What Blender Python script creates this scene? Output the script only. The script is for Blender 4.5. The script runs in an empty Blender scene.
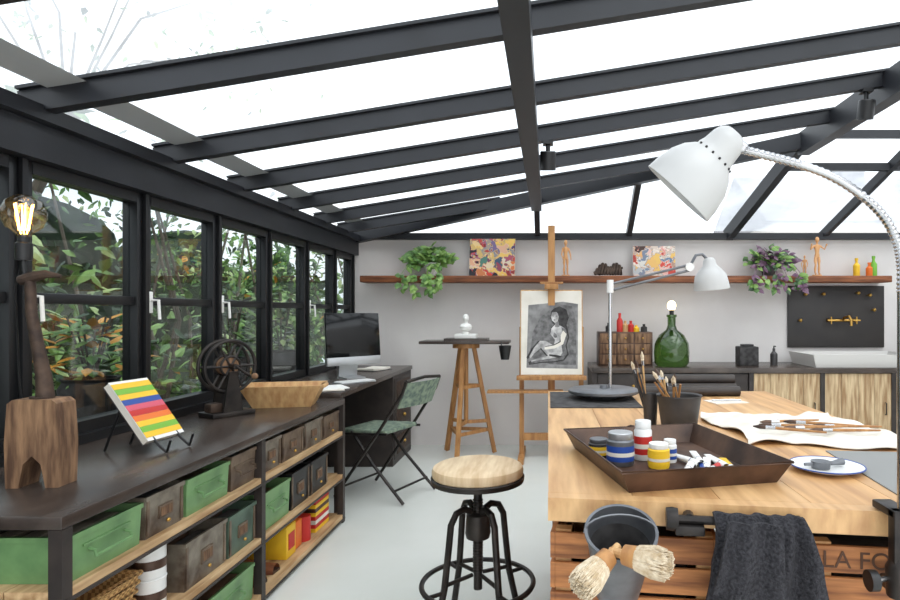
import bpy, bmesh, math, random
from mathutils import Vector, Matrix, Euler
R=random.Random(7)
H=1.27
def T(x=0,y=0,z=0,rx=0,ry=0,rz=0,s=1):
    return Matrix.Translation((x,y,z))@Euler((math.radians(rx),math.radians(ry),math.radians(rz))).to_matrix().to_4x4()@Matrix.Scale(s,4)
def lin(c):
    return tuple([((v/255)/12.92 if v/255<=.04045 else ((v/255+.055)/1.055)**2.4) for v in c])+(1,)
# ---------------- materials
def mat(name,c,rough=.5,metal=0,c2=None,scale=8,stretch=(1,1,1),bump=0,emit=0,lo=.35,hi=.65,spec=.5,detail=5,coat=0):
    m=bpy.data.materials.new(name); m.use_nodes=True
    nt=m.node_tree; p=nt.nodes['Principled BSDF']
    p.inputs['Base Color'].default_value=lin(c); p.inputs['Roughness'].default_value=rough
    p.inputs['Metallic'].default_value=metal; p.inputs['Specular IOR Level'].default_value=spec
    p.inputs['Coat Weight'].default_value=coat
    if c2 or bump:
        tc=nt.nodes.new('ShaderNodeTexCoord'); mp=nt.nodes.new('ShaderNodeMapping'); mp.inputs['Scale'].default_value=stretch
        n=nt.nodes.new('ShaderNodeTexNoise'); n.inputs['Scale'].default_value=scale; n.inputs['Detail'].default_value=detail
        nt.links.new(tc.outputs['Object'],mp.inputs[0]); nt.links.new(mp.outputs[0],n.inputs['Vector'])
        if c2:
            r=nt.nodes.new('ShaderNodeValToRGB'); r.color_ramp.elements[0].color=lin(c); r.color_ramp.elements[1].color=lin(c2)
            r.color_ramp.elements[0].position=lo; r.color_ramp.elements[1].position=hi
            nt.links.new(n.outputs[0],r.inputs[0]); nt.links.new(r.outputs[0],p.inputs['Base Color'])
        if bump:
            b=nt.nodes.new('ShaderNodeBump'); b.inputs['Strength'].default_value=bump; b.inputs['Distance'].default_value=.01
            nt.links.new(n.outputs[0],b.inputs['Height']); nt.links.new(b.outputs[0],p.inputs['Normal'])
    if emit:
        p.inputs['Emission Color'].default_value=lin(c); p.inputs['Emission Strength'].default_value=emit
    return m
def glassmat(name,tint=(255,255,255),diff=0,dscale=3,lo=.4,hi=.7,dcol=(235,238,240),refl=.5,base=.03,dmin=.4):
    m=bpy.data.materials.new(name); m.use_nodes=True; nt=m.node_tree
    for n in list(nt.nodes): nt.nodes.remove(n)
    o=nt.nodes.new('ShaderNodeOutputMaterial'); t=nt.nodes.new('ShaderNodeBsdfTransparent'); t.inputs[0].default_value=lin(tint)
    g=nt.nodes.new('ShaderNodeBsdfGlossy'); g.inputs['Roughness'].default_value=.02
    lw=nt.nodes.new('ShaderNodeLayerWeight'); lw.inputs[0].default_value=.5
    pw=nt.nodes.new('ShaderNodeMath'); pw.operation='POWER'; pw.inputs[1].default_value=4.5; nt.links.new(lw.outputs['Facing'],pw.inputs[0])
    ma=nt.nodes.new('ShaderNodeMath'); ma.operation='MULTIPLY_ADD'; ma.inputs[1].default_value=refl; ma.inputs[2].default_value=base; nt.links.new(pw.outputs[0],ma.inputs[0])
    mx=nt.nodes.new('ShaderNodeMixShader'); nt.links.new(ma.outputs[0],mx.inputs[0]); nt.links.new(g.outputs[0],mx.inputs[2])
    src=t.outputs[0]
    if diff:
        tr=nt.nodes.new('ShaderNodeBsdfTranslucent'); tr.inputs[0].default_value=lin(dcol)
        m2=nt.nodes.new('ShaderNodeMixShader'); tc=nt.nodes.new('ShaderNodeTexCoord'); n=nt.nodes.new('ShaderNodeTexNoise')
        n.inputs['Scale'].default_value=dscale; n.inputs['Detail'].default_value=8
        mr=nt.nodes.new('ShaderNodeMapRange'); mr.inputs[1].default_value=lo; mr.inputs[2].default_value=hi; mr.inputs[3].default_value=diff*dmin; mr.inputs[4].default_value=diff
        nt.links.new(tc.outputs['Object'],n.inputs['Vector']); nt.links.new(n.outputs[0],mr.inputs[0]); nt.links.new(mr.outputs[0],m2.inputs[0])
        nt.links.new(t.outputs[0],m2.inputs[1]); nt.links.new(tr.outputs[0],m2.inputs[2]); src=m2.outputs[0]
    nt.links.new(src,mx.inputs[1]); nt.links.new(mx.outputs[0],o.inputs[0]); return m
def abstract(name,cols,scale=9,seed=0):
    m=bpy.data.materials.new(name); m.use_nodes=True; nt=m.node_tree; p=nt.nodes['Principled BSDF']; p.inputs['Roughness'].default_value=.6
    tc=nt.nodes.new('ShaderNodeTexCoord'); mp=nt.nodes.new('ShaderNodeMapping'); mp.inputs['Location'].default_value=(seed,seed*2,seed)
    n0=nt.nodes.new('ShaderNodeTexNoise'); n0.inputs['Scale'].default_value=scale*1.2
    va=nt.nodes.new('ShaderNodeMixRGB'); va.blend_type='LINEAR_LIGHT'; va.inputs[0].default_value=.10
    v=nt.nodes.new('ShaderNodeTexVoronoi'); v.inputs['Scale'].default_value=scale; v.feature='SMOOTH_F1'; v.inputs['Smoothness'].default_value=.35
    sp=nt.nodes.new('ShaderNodeSeparateColor')
    r=nt.nodes.new('ShaderNodeValToRGB')
    el=r.color_ramp.elements; k=len(cols)
    el[0].position=.1; el[0].color=lin(cols[0]); el[1].position=.9; el[1].color=lin(cols[-1])
    for i in range(1,k-1):
        e=el.new(.1+.8*i/(k-1)); e.color=lin(cols[i])
    nt.links.new(tc.outputs['Object'],mp.inputs[0]); nt.links.new(mp.outputs[0],n0.inputs['Vector']); nt.links.new(mp.outputs[0],va.inputs[1]); nt.links.new(n0.outputs['Color'],va.inputs[2])
    nt.links.new(va.outputs[0],v.inputs['Vector']); nt.links.new(v.outputs['Color'],sp.inputs[0]); nt.links.new(sp.outputs[0],r.inputs[0]); nt.links.new(r.outputs[0],p.inputs['Base Color'])
    return m
def weave(name,c,c2,scale=60):
    m=mat(name,c,.8); nt=m.node_tree; p=nt.nodes['Principled BSDF']
    tc=nt.nodes.new('ShaderNodeTexCoord'); ck=nt.nodes.new('ShaderNodeTexChecker'); ck.inputs['Scale'].default_value=scale
    ck.inputs[1].default_value=lin(c); ck.inputs[2].default_value=lin(c2)
    nt.links.new(tc.outputs['Object'],ck.inputs[0]); nt.links.new(ck.outputs[0],p.inputs['Base Color']); return m

M_wall=mat('wall_plaster',(228,224,221),.85,c2=(218,213,211),scale=2,bump=.05)
M_floor=mat('floor_resin',(208,211,205),.2,c2=(216,218,213),scale=1.5)
M_frame=mat('black_steel',(24,26,31),.45,c2=(32,34,40),scale=4)
M_frame2=mat('black_steel_window',(14,15,18),.4)
M_ctop=mat('blackened_top',(50,42,38),.27,c2=(82,71,64),scale=5,stretch=(1,.4,1),detail=8)
M_cfr=mat('dark_iron',(38,32,30),.5,c2=(54,46,42),scale=9)
M_oak=mat('oak_planks',(212,166,112),.45,c2=(158,110,68),scale=4,stretch=(7,.6,3),bump=.25,detail=9,lo=.38,hi=.8)
M_oak2=mat('oak_planks_pale',(220,178,126),.45,c2=(168,120,76),scale=3.4,stretch=(8,.7,3),bump=.25,detail=9,lo=.38,hi=.8)
M_crate=mat('crate_pine',(190,126,74),.7,c2=(120,72,42),scale=6,stretch=(.7,3,9),bump=.3,detail=8)
M_seat=mat('seat_wood',(224,202,168),.5,c2=(194,164,126),scale=5,stretch=(7,1,1),bump=.1)
M_shelf=mat('shelf_wood',(150,90,54),.6,c2=(100,56,32),scale=5,stretch=(.8,5,9),bump=.3)
M_plank=mat('shelf_plank',(206,174,132),.6,c2=(158,122,82),scale=6,stretch=(6,.6,6),bump=.15,detail=8)
M_door=mat('door_pine',(208,184,146),.6,c2=(150,118,82),scale=5,stretch=(9,9,.8),bump=.25,detail=8)
M_woodd=mat('aged_block',(146,112,82),.75,c2=(84,58,40),scale=8,stretch=(6,6,.9),bump=.5)
M_woodm=mat('easel_wood',(186,136,82),.55,c2=(152,104,60),scale=6,stretch=(6,6,.8))
M_woodl=mat('light_wood',(210,172,120),.55,c2=(180,134,86),scale=7,stretch=(5,5,1))
M_green=mat('green_paint_metal',(114,152,100),.4,c2=(72,108,68),scale=9,lo=.45,hi=.85,bump=.1,detail=9)
M_green2=mat('dull_green_metal',(90,112,96),.5,c2=(60,76,64),scale=9,detail=8)
M_grey=mat('worn_grey_metal',(138,130,116),.45,metal=.15,c2=(74,58,46),scale=12,bump=.2,detail=10)
M_grey2=mat('brownish_metal',(124,106,88),.45,metal=.15,c2=(68,50,38),scale=12,bump=.2,detail=10)
M_black=mat('black_plastic',(20,20,22),.4)
M_blackm=mat('black_metal',(38,36,36),.4,metal=.6,c2=(66,60,56),scale=12)
M_rust=mat('rusty_tray',(102,76,60),.42,metal=.3,c2=(54,38,32),scale=9,bump=.2,detail=9)
M_rusti=mat('rust_iron',(88,70,58),.6,metal=.5,c2=(58,46,40),scale=25,bump=.5)
M_zinc=mat('dark_zinc',(82,80,80),.45,metal=.5,c2=(62,60,60),scale=9)
M_galv=mat('galvanised',(122,124,128),.4,metal=.6,c2=(96,98,102),scale=14,detail=8)
M_chrome=mat('chrome',(190,190,192),.22,metal=1)
M_white=mat('white_enamel',(228,228,226),.3)
M_whitem=mat('matte_white',(234,233,229),.7)
M_paper=mat('paper',(234,228,218),.8,c2=(216,209,196),scale=5)
M_greyp=mat('grey_sheet',(138,138,136),.7)
M_brass=mat('brass',(190,150,80),.3,metal=1)
M_towel=mat('charcoal_towel',(56,55,60),.95,c2=(30,29,34),scale=160,bump=1.0,detail=2)
M_leaf=[mat('leaf_%d'%i,c,.45,c2=d,scale=12) for i,(c,d) in enumerate([((66,104,44),(92,132,58)),((104,142,66),(136,168,88)),((34,60,32),(48,78,40)),((156,176,110),(182,196,136))])]
M_leafo=mat('leaf_orange',(216,150,50),.5); M_purple=mat('leaf_purple',(92,58,84),.5,c2=(120,90,110),scale=20)
M_pot=mat('terracotta',(176,112,80),.8); M_bark=mat('bark',(104,92,80),.9,c2=(80,70,60),scale=10)
M_red=mat('red',(190,40,34),.5); M_yellow=mat('yellow',(236,190,40),.5); M_blue=mat('blue',(32,70,150),.4); M_orange=mat('orange',(228,114,40),.5)
M_lgreen=mat('lime',(116,176,56),.5); M_pink=mat('pink',(208,86,106),.5); M_skin=mat('carved_wood',(218,164,112),.55)
M_ink=mat('stencil_ink',(84,56,40),.8)
M_bottle=mat('green_bottle_glass',(74,112,44),.08,coat=.5); M_bottle.node_tree.nodes['Principled BSDF'].inputs['Transmission Weight'].default_value=.75
M_bulbg=glassmat('bulb_glass',(252,230,192),refl=.8,base=.12)
M_fil=mat('filament',(255,200,110),.5,emit=25)
M_glow=mat('bulb_glow',(255,225,170),.5,emit=9)
M_roofg=glassmat('roof_glass',(244,249,252),diff=.6,dscale=2.2,refl=.25,base=.02,dmin=.55,dcol=(214,220,226))
M_wing=glassmat('window_glass',(228,234,236),refl=.6,base=.09)
M_screen=mat('dark_screen',(14,15,17),.12); M_alu=mat('aluminium',(196,198,200),.35,metal=.8)
M_bris=mat('bristle',(226,212,188),.9,c2=(190,168,136),scale=80,bump=.6)
M_wick=weave('wicker',(206,164,104),(150,108,62),90)
M_stone=mat('stone_sink',(206,203,199),.5)
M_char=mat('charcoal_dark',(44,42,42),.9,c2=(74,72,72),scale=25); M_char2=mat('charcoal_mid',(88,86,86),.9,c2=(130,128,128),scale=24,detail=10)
M_charl=mat('charcoal_light',(150,148,147),.9,c2=(112,110,110),scale=14,detail=10); M_charb=mat('charcoal_skin',(214,211,209),.9,c2=(140,138,137),scale=16,detail=6)
M_panel=mat('dark_splashback',(44,41,41),.5,c2=(56,52,50),scale=3)
M_fab=mat('chair_fabric',(136,150,128),.8,c2=(84,100,92),scale=30)
M_patio=mat('patio_stone',(150,146,138),.9,c2=(118,112,104),scale=3)
M_hedge=mat('hedge_dark',(26,40,24),.9,c2=(48,68,38),scale=7,bump=.6)
M_tile=mat('roof_tile',(150,150,154),.8,c2=(112,112,118),scale=3,stretch=(1,8,8)); M_render=mat('house_render',(212,210,206),.9)

# ---------------- mesh builder
class B:
    def __init__(s,name,M=None): s.n=name; s.v=[]; s.f=[]; s.fm=[]; s.mats=[]; s.M=M or Matrix()
    def mi(s,m):
        if m not in s.mats: s.mats.append(m)
        return s.mats.index(m)
    def add(s,vs,fs,m,L=None):
        X=s.M@L if L is not None else s.M; o=len(s.v)
        s.v+= [X@Vector(v) for v in vs]; k=s.mi(m)
        for f in fs: s.f.append([i+o for i in f]); s.fm.append(k)
        return s
    def box(s,x0,x1,y0,y1,z0,z1,m,L=None,bev=0):
        if bev:
            bm=bmesh.new(); bmesh.ops.create_cube(bm,size=1)
            for v in bm.verts: v.co=Vector(((x0+x1)/2+v.co.x*(x1-x0),(y0+y1)/2+v.co.y*(y1-y0),(z0+z1)/2+v.co.z*(z1-z0)))
            bmesh.ops.bevel(bm,geom=bm.edges[:],offset=bev,segments=2,affect='EDGES',profile=.5)
            bm.verts.index_update()
            s.add([v.co.copy() for v in bm.verts],[[v.index for v in f.verts] for f in bm.faces],m,L); bm.free(); return s
        return s.add([(x,y,z) for z in (z0,z1) for y in (y0,y1) for x in (x0,x1)],[(0,2,3,1),(4,5,7,6),(0,1,5,4),(2,6,7,3),(0,4,6,2),(1,3,7,5)],m,L)
    def prism(s,pts,z0,z1,m,L=None):
        n=len(pts); vs=[(p[0],p[1],z0) for p in pts]+[(p[0],p[1],z1) for p in pts]
        fs=[list(range(n))[::-1],list(range(n,2*n))]+[(i,(i+1)%n,n+(i+1)%n,n+i) for i in range(n)]
        return s.add(vs,fs,m,L)
    def beam(s,p0,p1,w,h,m,up=(0,0,1)):
        p0=Vector(p0);p1=Vector(p1); d=(p1-p0).normalized(); u=Vector(up); a=d.cross(u).normalized(); u=a.cross(d).normalized()
        vs=[p+a*sx*w/2+u*sz*h/2 for p in (p0,p1) for sx,sz in ((-1,-1),(1,-1),(1,1),(-1,1))]
        return s.add(vs,[(0,1,2,3),(7,6,5,4),(0,4,5,1),(1,5,6,2),(2,6,7,3),(3,7,4,0)],m)
    def tube(s,pts,r,m,seg=10,closed=False,L=None,cap=True):
        pts=[Vector(p) for p in pts]; n=len(pts)
        rs=r if isinstance(r,(list,tuple)) else [r]*n
        tg=[]
        for i in range(n):
            a=pts[(i-1)%n] if (closed or i>0) else pts[i]; b=pts[(i+1)%n] if (closed or i<n-1) else pts[i]
            tg.append((b-a).normalized())
        t0=tg[0]; ref=Vector((0,0,1)) if abs(t0.z)<.9 else Vector((1,0,0)); u=t0.cross(ref).normalized()
        vs=[];fs=[]
        for i in range(n):
            u=(u-tg[i]*u.dot(tg[i])).normalized(); w=tg[i].cross(u)
            for k in range(seg):
                a=2*math.pi*k/seg; vs.append(pts[i]+(u*math.cos(a)+w*math.sin(a))*rs[i])
        for i in range(n if closed else n-1):
            j=(i+1)%n
            for k in range(seg):
                l=(k+1)%seg; fs.append((i*seg+k,i*seg+l,j*seg+l,j*seg+k))
        if cap and not closed:
            fs.append(list(range(seg))[::-1]); fs.append([(n-1)*seg+k for k in range(seg)])
        return s.add(vs,fs,m,L)
    def ring(s,c,R0,r,m,seg=32,ax='z',L=None):
        pts=[]
        for k in range(seg):
            a=2*math.pi*k/seg; x,y=R0*math.cos(a),R0*math.sin(a)
            pts.append((c[0]+x,c[1]+y,c[2]) if ax=='z' else ((c[0]+x,c[1],c[2]+y) if ax=='y' else (c[0],c[1]+x,c[2]+y)))
        return s.tube(pts,r,m,8,True,L)
    def lathe(s,prof,m,L=None,seg=28):
        vs=[];fs=[];n=len(prof)
        for r,z in prof:
            r=max(r,1e-4)
            for k in range(seg):
                a=2*math.pi*k/seg; vs.append((r*math.cos(a),r*math.sin(a),z))
        for i in range(n-1):
            for k in range(seg):
                l=(k+1)%seg; fs.append((i*seg+k,i*seg+l,(i+1)*seg+l,(i+1)*seg+k))
        return s.add(vs,fs,m,L)
    def ball(s,c,r,m,sc=(1,1,1),seg=16,L=None):
        pr=[(math.sin(math.pi*i/10),-math.cos(math.pi*i/10)) for i in range(11)]
        K=Matrix.Translation(c)@Matrix.Diagonal((r*sc[0],r*sc[1],r*sc[2],1))
        return s.lathe(pr,m,(L@K) if L is not None else K,seg)
    def tray(s,w0,d0,w1,d1,h,t,m,L=None,m2=None):
        def q(w,d,z): return [(-w/2,-d/2,z),(w/2,-d/2,z),(w/2,d/2,z),(-w/2,d/2,z)]
        vs=q(w0,d0,0)+q(w1,d1,h)+q(w1-2*t,d1-2*t,h)+q(w0-2*t,d0-2*t,t)
        fs=[(3,2,1,0)]
        for a in (0,4,8):
            for i in range(4):
                j=(i+1)%4; fs.append((a+i,a+j,a+4+j,a+4+i))
        fs.append((12,13,14,15)); return s.add(vs,fs,m,L)
    def grid(s,fn,nu,nv,m,L=None,th=0):
        vs=[];fs=[]
        for k in ([0,1] if th else [0]):
            o=len(vs)
            for i in range(nu+1):
                for j in range(nv+1):
                    p=Vector(fn(i/nu,j/nv)); 
                    if k: p=p+Vector(th)
                    vs.append(p)
            for i in range(nu):
                for j in range(nv):
                    a=o+i*(nv+1)+j; q=(a,a+1,a+nv+2,a+nv+1); fs.append(q if k==0 else q[::-1])
        if th:
            o=(nu+1)*(nv+1); bd=[i*(nv+1) for i in range(nu+1)]+[nu*(nv+1)+j for j in range(1,nv+1)]+[i*(nv+1)+nv for i in range(nu-1,-1,-1)]+[j for j in range(nv-1,0,-1)]
            for a,b in zip(bd,bd[1:]+bd[:1]): fs.append((a,b,b+o,a+o))
        return s.add(vs,fs,m,L)
    def leaf(s,p,d,nrm,l,w,m):
        p=Vector(p); d=Vector(d).normalized(); sd=d.cross(Vector(nrm)); 
        if sd.length<.01: sd=d.cross(Vector((1,.3,.2)))
        sd.normalize(); n=sd.cross(d)
        vs=[p,p+d*l*.3+sd*w*.5-n*w*.1,p+d*l*.3+n*w*.08,p+d*l*.3-sd*w*.5-n*w*.1,p+d*l*.7+sd*w*.33-n*l*.1,p+d*l*.7-n*l*.04,p+d*l*.7-sd*w*.33-n*l*.1,p+d*l-n*l*.2]
        return s.add(vs,[(0,2,1),(0,3,2),(1,2,5,4),(2,3,6,5),(4,5,7),(5,6,7)],m)
    def poly(s,pts,m,L,z=0): return s.add([(p[0],p[1],z) for p in pts],[list(range(len(pts)))],m,L)
    def text(s,t,size,m,L):
        cu=bpy.data.curves.new('t','FONT'); cu.body=t; cu.size=size; cu.extrude=.0006
        o=bpy.data.objects.new('t',cu); bpy.context.collection.objects.link(o); bpy.context.view_layer.update()
        me=bpy.data.meshes.new_from_object(o.evaluated_get(bpy.context.evaluated_depsgraph_get()))
        s.add([v.co.copy() for v in me.vertices],[list(p.vertices) for p in me.polygons],m,L)
        bpy.data.objects.remove(o); bpy.data.meshes.remove(me); return s
    def done(s,ang=35,solid=0):
        xs=[v.x for v in s.v]; ys=[v.y for v in s.v]; zs=[v.z for v in s.v]
        o=Vector(((min(xs)+max(xs))/2,(min(ys)+max(ys))/2,min(zs)))
        me=bpy.data.meshes.new(s.n); me.from_pydata([v-o for v in s.v],[],s.f)
        for m in s.mats: me.materials.append(m)
        me.polygons.foreach_set('material_index',s.fm)
        me.polygons.foreach_set('use_smooth',[True]*len(s.f)); me.update()
        me.set_sharp_from_angle(angle=math.radians(ang))
        ob=bpy.data.objects.new(s.n,me); ob.location=o; bpy.context.collection.objects.link(ob); return ob

# ---------------- camera
cam=bpy.data.cameras.new('camera'); co=bpy.data.objects.new('camera',cam); bpy.context.collection.objects.link(co)
co.location=(0,0,H); co.rotation_euler=(math.pi/2,0,0); cam.lens=24; cam.sensor_width=36; cam.shift_x=-98/900; cam.shift_y=13/900; cam.clip_start=.02
bpy.context.scene.camera=co
# ---------------- world
w=bpy.data.worlds.new('overcast'); bpy.context.scene.world=w; w.use_nodes=True; nt=w.node_tree; bg=nt.nodes['Background']
tc=nt.nodes.new('ShaderNodeTexCoord'); n=nt.nodes.new('ShaderNodeTexNoise'); n.inputs['Scale'].default_value=2.5; n.inputs['Detail'].default_value=5
r=nt.nodes.new('ShaderNodeValToRGB'); r.color_ramp.elements[0].color=(.72,.78,.84,1); r.color_ramp.elements[1].color=(1,1,1,1); r.color_ramp.elements[0].position=.35; r.color_ramp.elements[1].position=.6
nt.links.new(tc.outputs['Generated'],n.inputs['Vector']); nt.links.new(n.outputs[0],r.inputs[0]); nt.links.new(r.outputs[0],bg.inputs[0]); bg.inputs[1].default_value=1.75
sn=bpy.data.lights.new('soft_daylight','SUN'); sn.energy=2.0; sn.angle=math.radians(50); sn.color=(1,.98,.94); so=bpy.data.objects.new('soft_daylight',sn); bpy.context.collection.objects.link(so); so.rotation_euler=(math.radians(28),math.radians(22),0); so.location=(0,0,6)
sc=bpy.context.scene; sc.view_settings.view_transform='Standard'; sc.view_settings.look='None'; sc.view_settings.exposure=0.36

# ---------------- room shell
XL=-1.87; YB=5.77; XR=4.3; YF=-1.5
B('floor').box(XL-.1,XR+.1,YF,YB+.1,-.08,0,M_floor).done()
B('wall_back').box(XL-.1,XR+.1,YB,YB+.12,0,1.97,M_wall).done()
B('wall_right').box(XR,XR+.12,YF,YB,0,2.7,M_wall).done()
B('wall_left').box(XL-.1,XL,YF,YB,0,.79,M_frame2).done()
RZ=lambda x:H+.745+.163*(x-XL)
def hipx(y):
    t=(YB-y)/1.1; return XL+3.87*t
# windows
ys=[-1.12,-.47,.18,.83,1.48,2.13,2.78,3.4,4.03,4.66,5.27,5.75]
for i in range(len(ys)-1):
    a,b=ys[i]+.012,ys[i+1]-.012; o=B('window_%d'%(i+1)); x0,x1=XL-.07,XL+.0; z0,z1=.79,H+.55
    fw=.036
    o.box(x0,x1,a,a+fw,z0,z1,M_frame2,bev=.004); o.box(x0,x1,b-fw,b,z0,z1,M_frame2,bev=.004)
    o.box(x0,x1,a+fw,b-fw,z0,z0+.045,M_frame2); o.box(x0,x1,a+fw,b-fw,z1-.045,z1,M_frame2)
    o.box(x0+.01,x1-.01,a+fw,b-fw,H+.035,H+.075,M_frame2,bev=.004)
    o.box(XL-.04,XL-.034,a+fw,b-fw,z0+.04,z1-.04,M_wing)
    if i%2==1 or i==6:
        yy=a+.02
        o.box(XL,XL+.012,yy-.012,yy+.012,H-.0,H+.10,M_whitem,bev=.003); o.tube([(XL+.012,yy,H+.06),(XL+.045,yy,H+.06),(XL+.05,yy,H-.03)],.007,M_whitem)
    o.done()
o=B('trim_1')
for y in ys: o.box(XL-.085,XL+.015,y-.0115,y+.0115,.79,H+.55,M_frame2)
o.done()
B('trim_2').box(XL-.1,XL+.05,YF,YB,H+.552,H+.68,M_frame).box(XL-.12,XL+.09,YF,YB,H+.682,H+.735,M_frame).box(XL-.1,XL+.03,YF,YB,.75,.788,M_frame2).done()
# roof frame
o=B('roof_frame')
for y in [-1.1,-.45,.2,.85,1.5,2.145,2.87,3.53,4.19,4.82,5.36]:
    x1=2.0 if y<4.67 else hipx(y)
    o.beam((XL,y,RZ(XL)),(x1,y,RZ(x1)),.05,.08,M_frame); o.beam((XL,y,RZ(XL)+.047),(x1,y,RZ(x1)+.047),.085,.012,M_frame)
o.beam((-.10,YF,H+.945),(-.10,5.25,H+.945),.09,.11,M_frame)
o.beam((2.0,YF,H+1.32),(2.0,4.7,H+1.32),.09,.17,M_frame)
o.beam((XL,YB-.02,H+.725),(2.0,4.67,H+1.34),.08,.12,M_frame)
o.beam((1.72,YB-.03,H+.74),(2.0,4.67,H+1.36),.07,.11,M_frame)
def bp(x,d): return (x,YB-d,H+.72+.61*d)
for xa,xb,d in ((-.1,-.1,.50),(.77,.77,.73),(2.62,2.92,1.1),(3.5,3.9,1.1)): o.beam(bp(xa,0.02),bp(xb,d),.05,.07,M_frame)
o.beam(bp(1.93,.80),bp(XR,.80),.05,.06,M_frame); o.beam(bp(2.0,1.1),bp(XR,1.1),.04,.06,M_frame)
o.box(XL,XR,YB-.08,YB+.02,H+.70,H+.76,M_frame)
MF=mat('zinc_flash',(168,172,174),.5)
o.add([(XL+.10,YF,RZ(XL+.10)+.035),(XL+.24,YF,RZ(XL+.24)+.035),(XL+.24,5.3,RZ(XL+.24)+.035),(XL+.10,5.3,RZ(XL+.10)+.035)],[(0,1,2,3)],MF)
o.done()
g=.056
B('ceiling').add([(XL-.1,YF,RZ(XL-.1)+g),(2.0,YF,RZ(2)+g),(2.0,4.67,RZ(2)+g),(XL-.1,YB,RZ(XL-.1)+g)],[(0,1,2,3)],M_roofg)\
 .add([(XL-.1,YB+.02,H+.79),(2.0,4.67,RZ(2)+g),(XR,4.67,RZ(2)+g),(XR,YB+.02,H+.79)],[(0,1,2,3)],M_roofg)\
 .add([(2.0,YF,RZ(2)+g),(XR,YF,RZ(2)+g),(XR,4.67,RZ(2)+g),(2,4.67,RZ(2)+g)],[(0,1,2,3)],M_roofg).done()
def spot(x,y,z,top):
    B('ceiling_spotlight').tube([(x,y,top),(x,y,z+.05)],.014,M_black).box(x-.03,x+.03,y-.03,y+.03,top-.02,top,M_black).lathe([(0,.06),(.042,.06),(.046,.055),(.046,-.05),(.038,-.05),(.035,-.02),(0,-.02)],M_black,T(x,y,z,14,0,0)).lathe([(0,-.021),(.030,-.021)],M_whitem,T(x,y,z,14,0,0)).done()
spot(.0,3.53,H+.89,RZ(-.01)-.04); spot(1.87,3.53,H+1.19,RZ(1.87)-.04)
# ---------------- exterior
B('ground_outside').box(-12,XL-.1,-4,14,-.12,-.06,M_patio).done()
o=B('garden_hedge')
o.grid(lambda u,v:(-5.3+.25*math.sin(u*40)+.2*math.sin(v*9+u*23),-1+u*15,-.06+v*(2.3+.25*math.sin(u*31))),60,12,M_hedge)
for i in range(10500):
    y=-.5+R.random()*13; x=-3.05-R.random()**.8*2.2; z=.05+R.random()*2.75
    if math.sin(y*2.1)+math.sin(z*3+y)+R.random()*1.4<-.05: continue
    if z>2.1 and R.random()<.4: continue
    m=R.choice([M_leaf[0],M_leaf[0],M_leaf[1],M_leaf[1],M_leaf[2],M_leaf[2],M_leaf[3]])
    if R.random()<.015: m=M_leafo
    d=(R.uniform(-1,1),R.uniform(-1,1),R.uniform(-1,.5)); q=R.uniform(.7,1)*(1.5 if math.sin(y*1.3+z)>.3 else 1); o.leaf((x,y,z),d,(R.uniform(-1,1),R.uniform(-1,1),1),.12*q,.06*q,m)
for i in range(30):
    y=R.uniform(0,12); x=-3.3-R.random(); o.tube([(x,y,0),(x+R.uniform(-.2,.2),y+R.uniform(-.3,.3),1.2),(x+R.uniform(-.3,.3),y+R.uniform(-.5,.5),2.6)],[.025,.018,.008],M_bark,6)
o.done()
o=B('garden_tree')
for k in range(3):
    bx,by=-5.6,1.2+k*2.4; o.tube([(bx,by,0),(bx+.2,by,2),(bx+.9,by+.2,3.6)],[.09,.07,.03],M_bark,8)
    for b in range(9):
        e=Vector((bx+R.uniform(.4,3.0),by+R.uniform(-1.6,1.4),R.uniform(3.6,5.2))); md=((bx+.9+e.x)/2+R.uniform(-.2,.2),(by+e.y)/2,4.0); o.tube([(bx+.7,by+.1,3.2),md,e],[.02,.012,.004],M_bark,5)
        for l in range(60):
            p=e+Vector((R.gauss(0,.32),R.gauss(0,.32),R.gauss(0,.25))); o.leaf(p,(R.uniform(-1,1),R.uniform(-1,1),R.uniform(-1,.3)),(R.uniform(-1,1),0,1),.09,.045,R.choice(M_leaf[:4]))
o.done()
B('garden_planter_wall').box(-2.62,-2.12,1.6,6.2,-.06,.68,M_patio,bev=.01).done()
for (px,py,h,mm) in ((-2.36,3.1,.30,[M_leafo,M_leaf[1],M_leafo,M_leaf[0]]),(-2.38,4.5,.45,M_leaf[:3]),(-2.36,2.35,.25,M_leaf[:3]),(-2.4,5.4,.5,M_leaf[1:])):
    o=B('patio_plant',T(px,py,.68)); o.lathe([(0,0),(.09,0),(.13,.12),(.14,.2),(.12,.24),(.13,.255),(.11,.255),(.11,.2),(0,.2)],M_char)
    for i in range(90):
        a=R.uniform(0,6.28); rr=R.random()*.2; o.leaf((rr*math.cos(a),rr*math.sin(a),.27+R.random()*h),(math.cos(a),math.sin(a),R.uniform(-.4,.8)),(0,0,1),.11,.05,R.choice(mm))
    for i in range(7):
        a=i; o.tube([(0,0,.2),(.10*math.cos(a),.10*math.sin(a),.27+h)],.005,M_bark,5)
    o.done()
o=B('neighbour_house'); o.box(3.6,7.5,9.5,12.5,-.06,2.75,M_render)
o.prism([(9.3,2.70),(12.7,2.70),(11,3.75)],3.4,7.7,M_tile,Matrix(((0,0,1,0),(1,0,0,0),(0,1,0,0),(0,0,0,1))))
o.box(5.2,5.6,10.6,11.1,3.2,3.9,M_tile); o.done()

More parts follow.
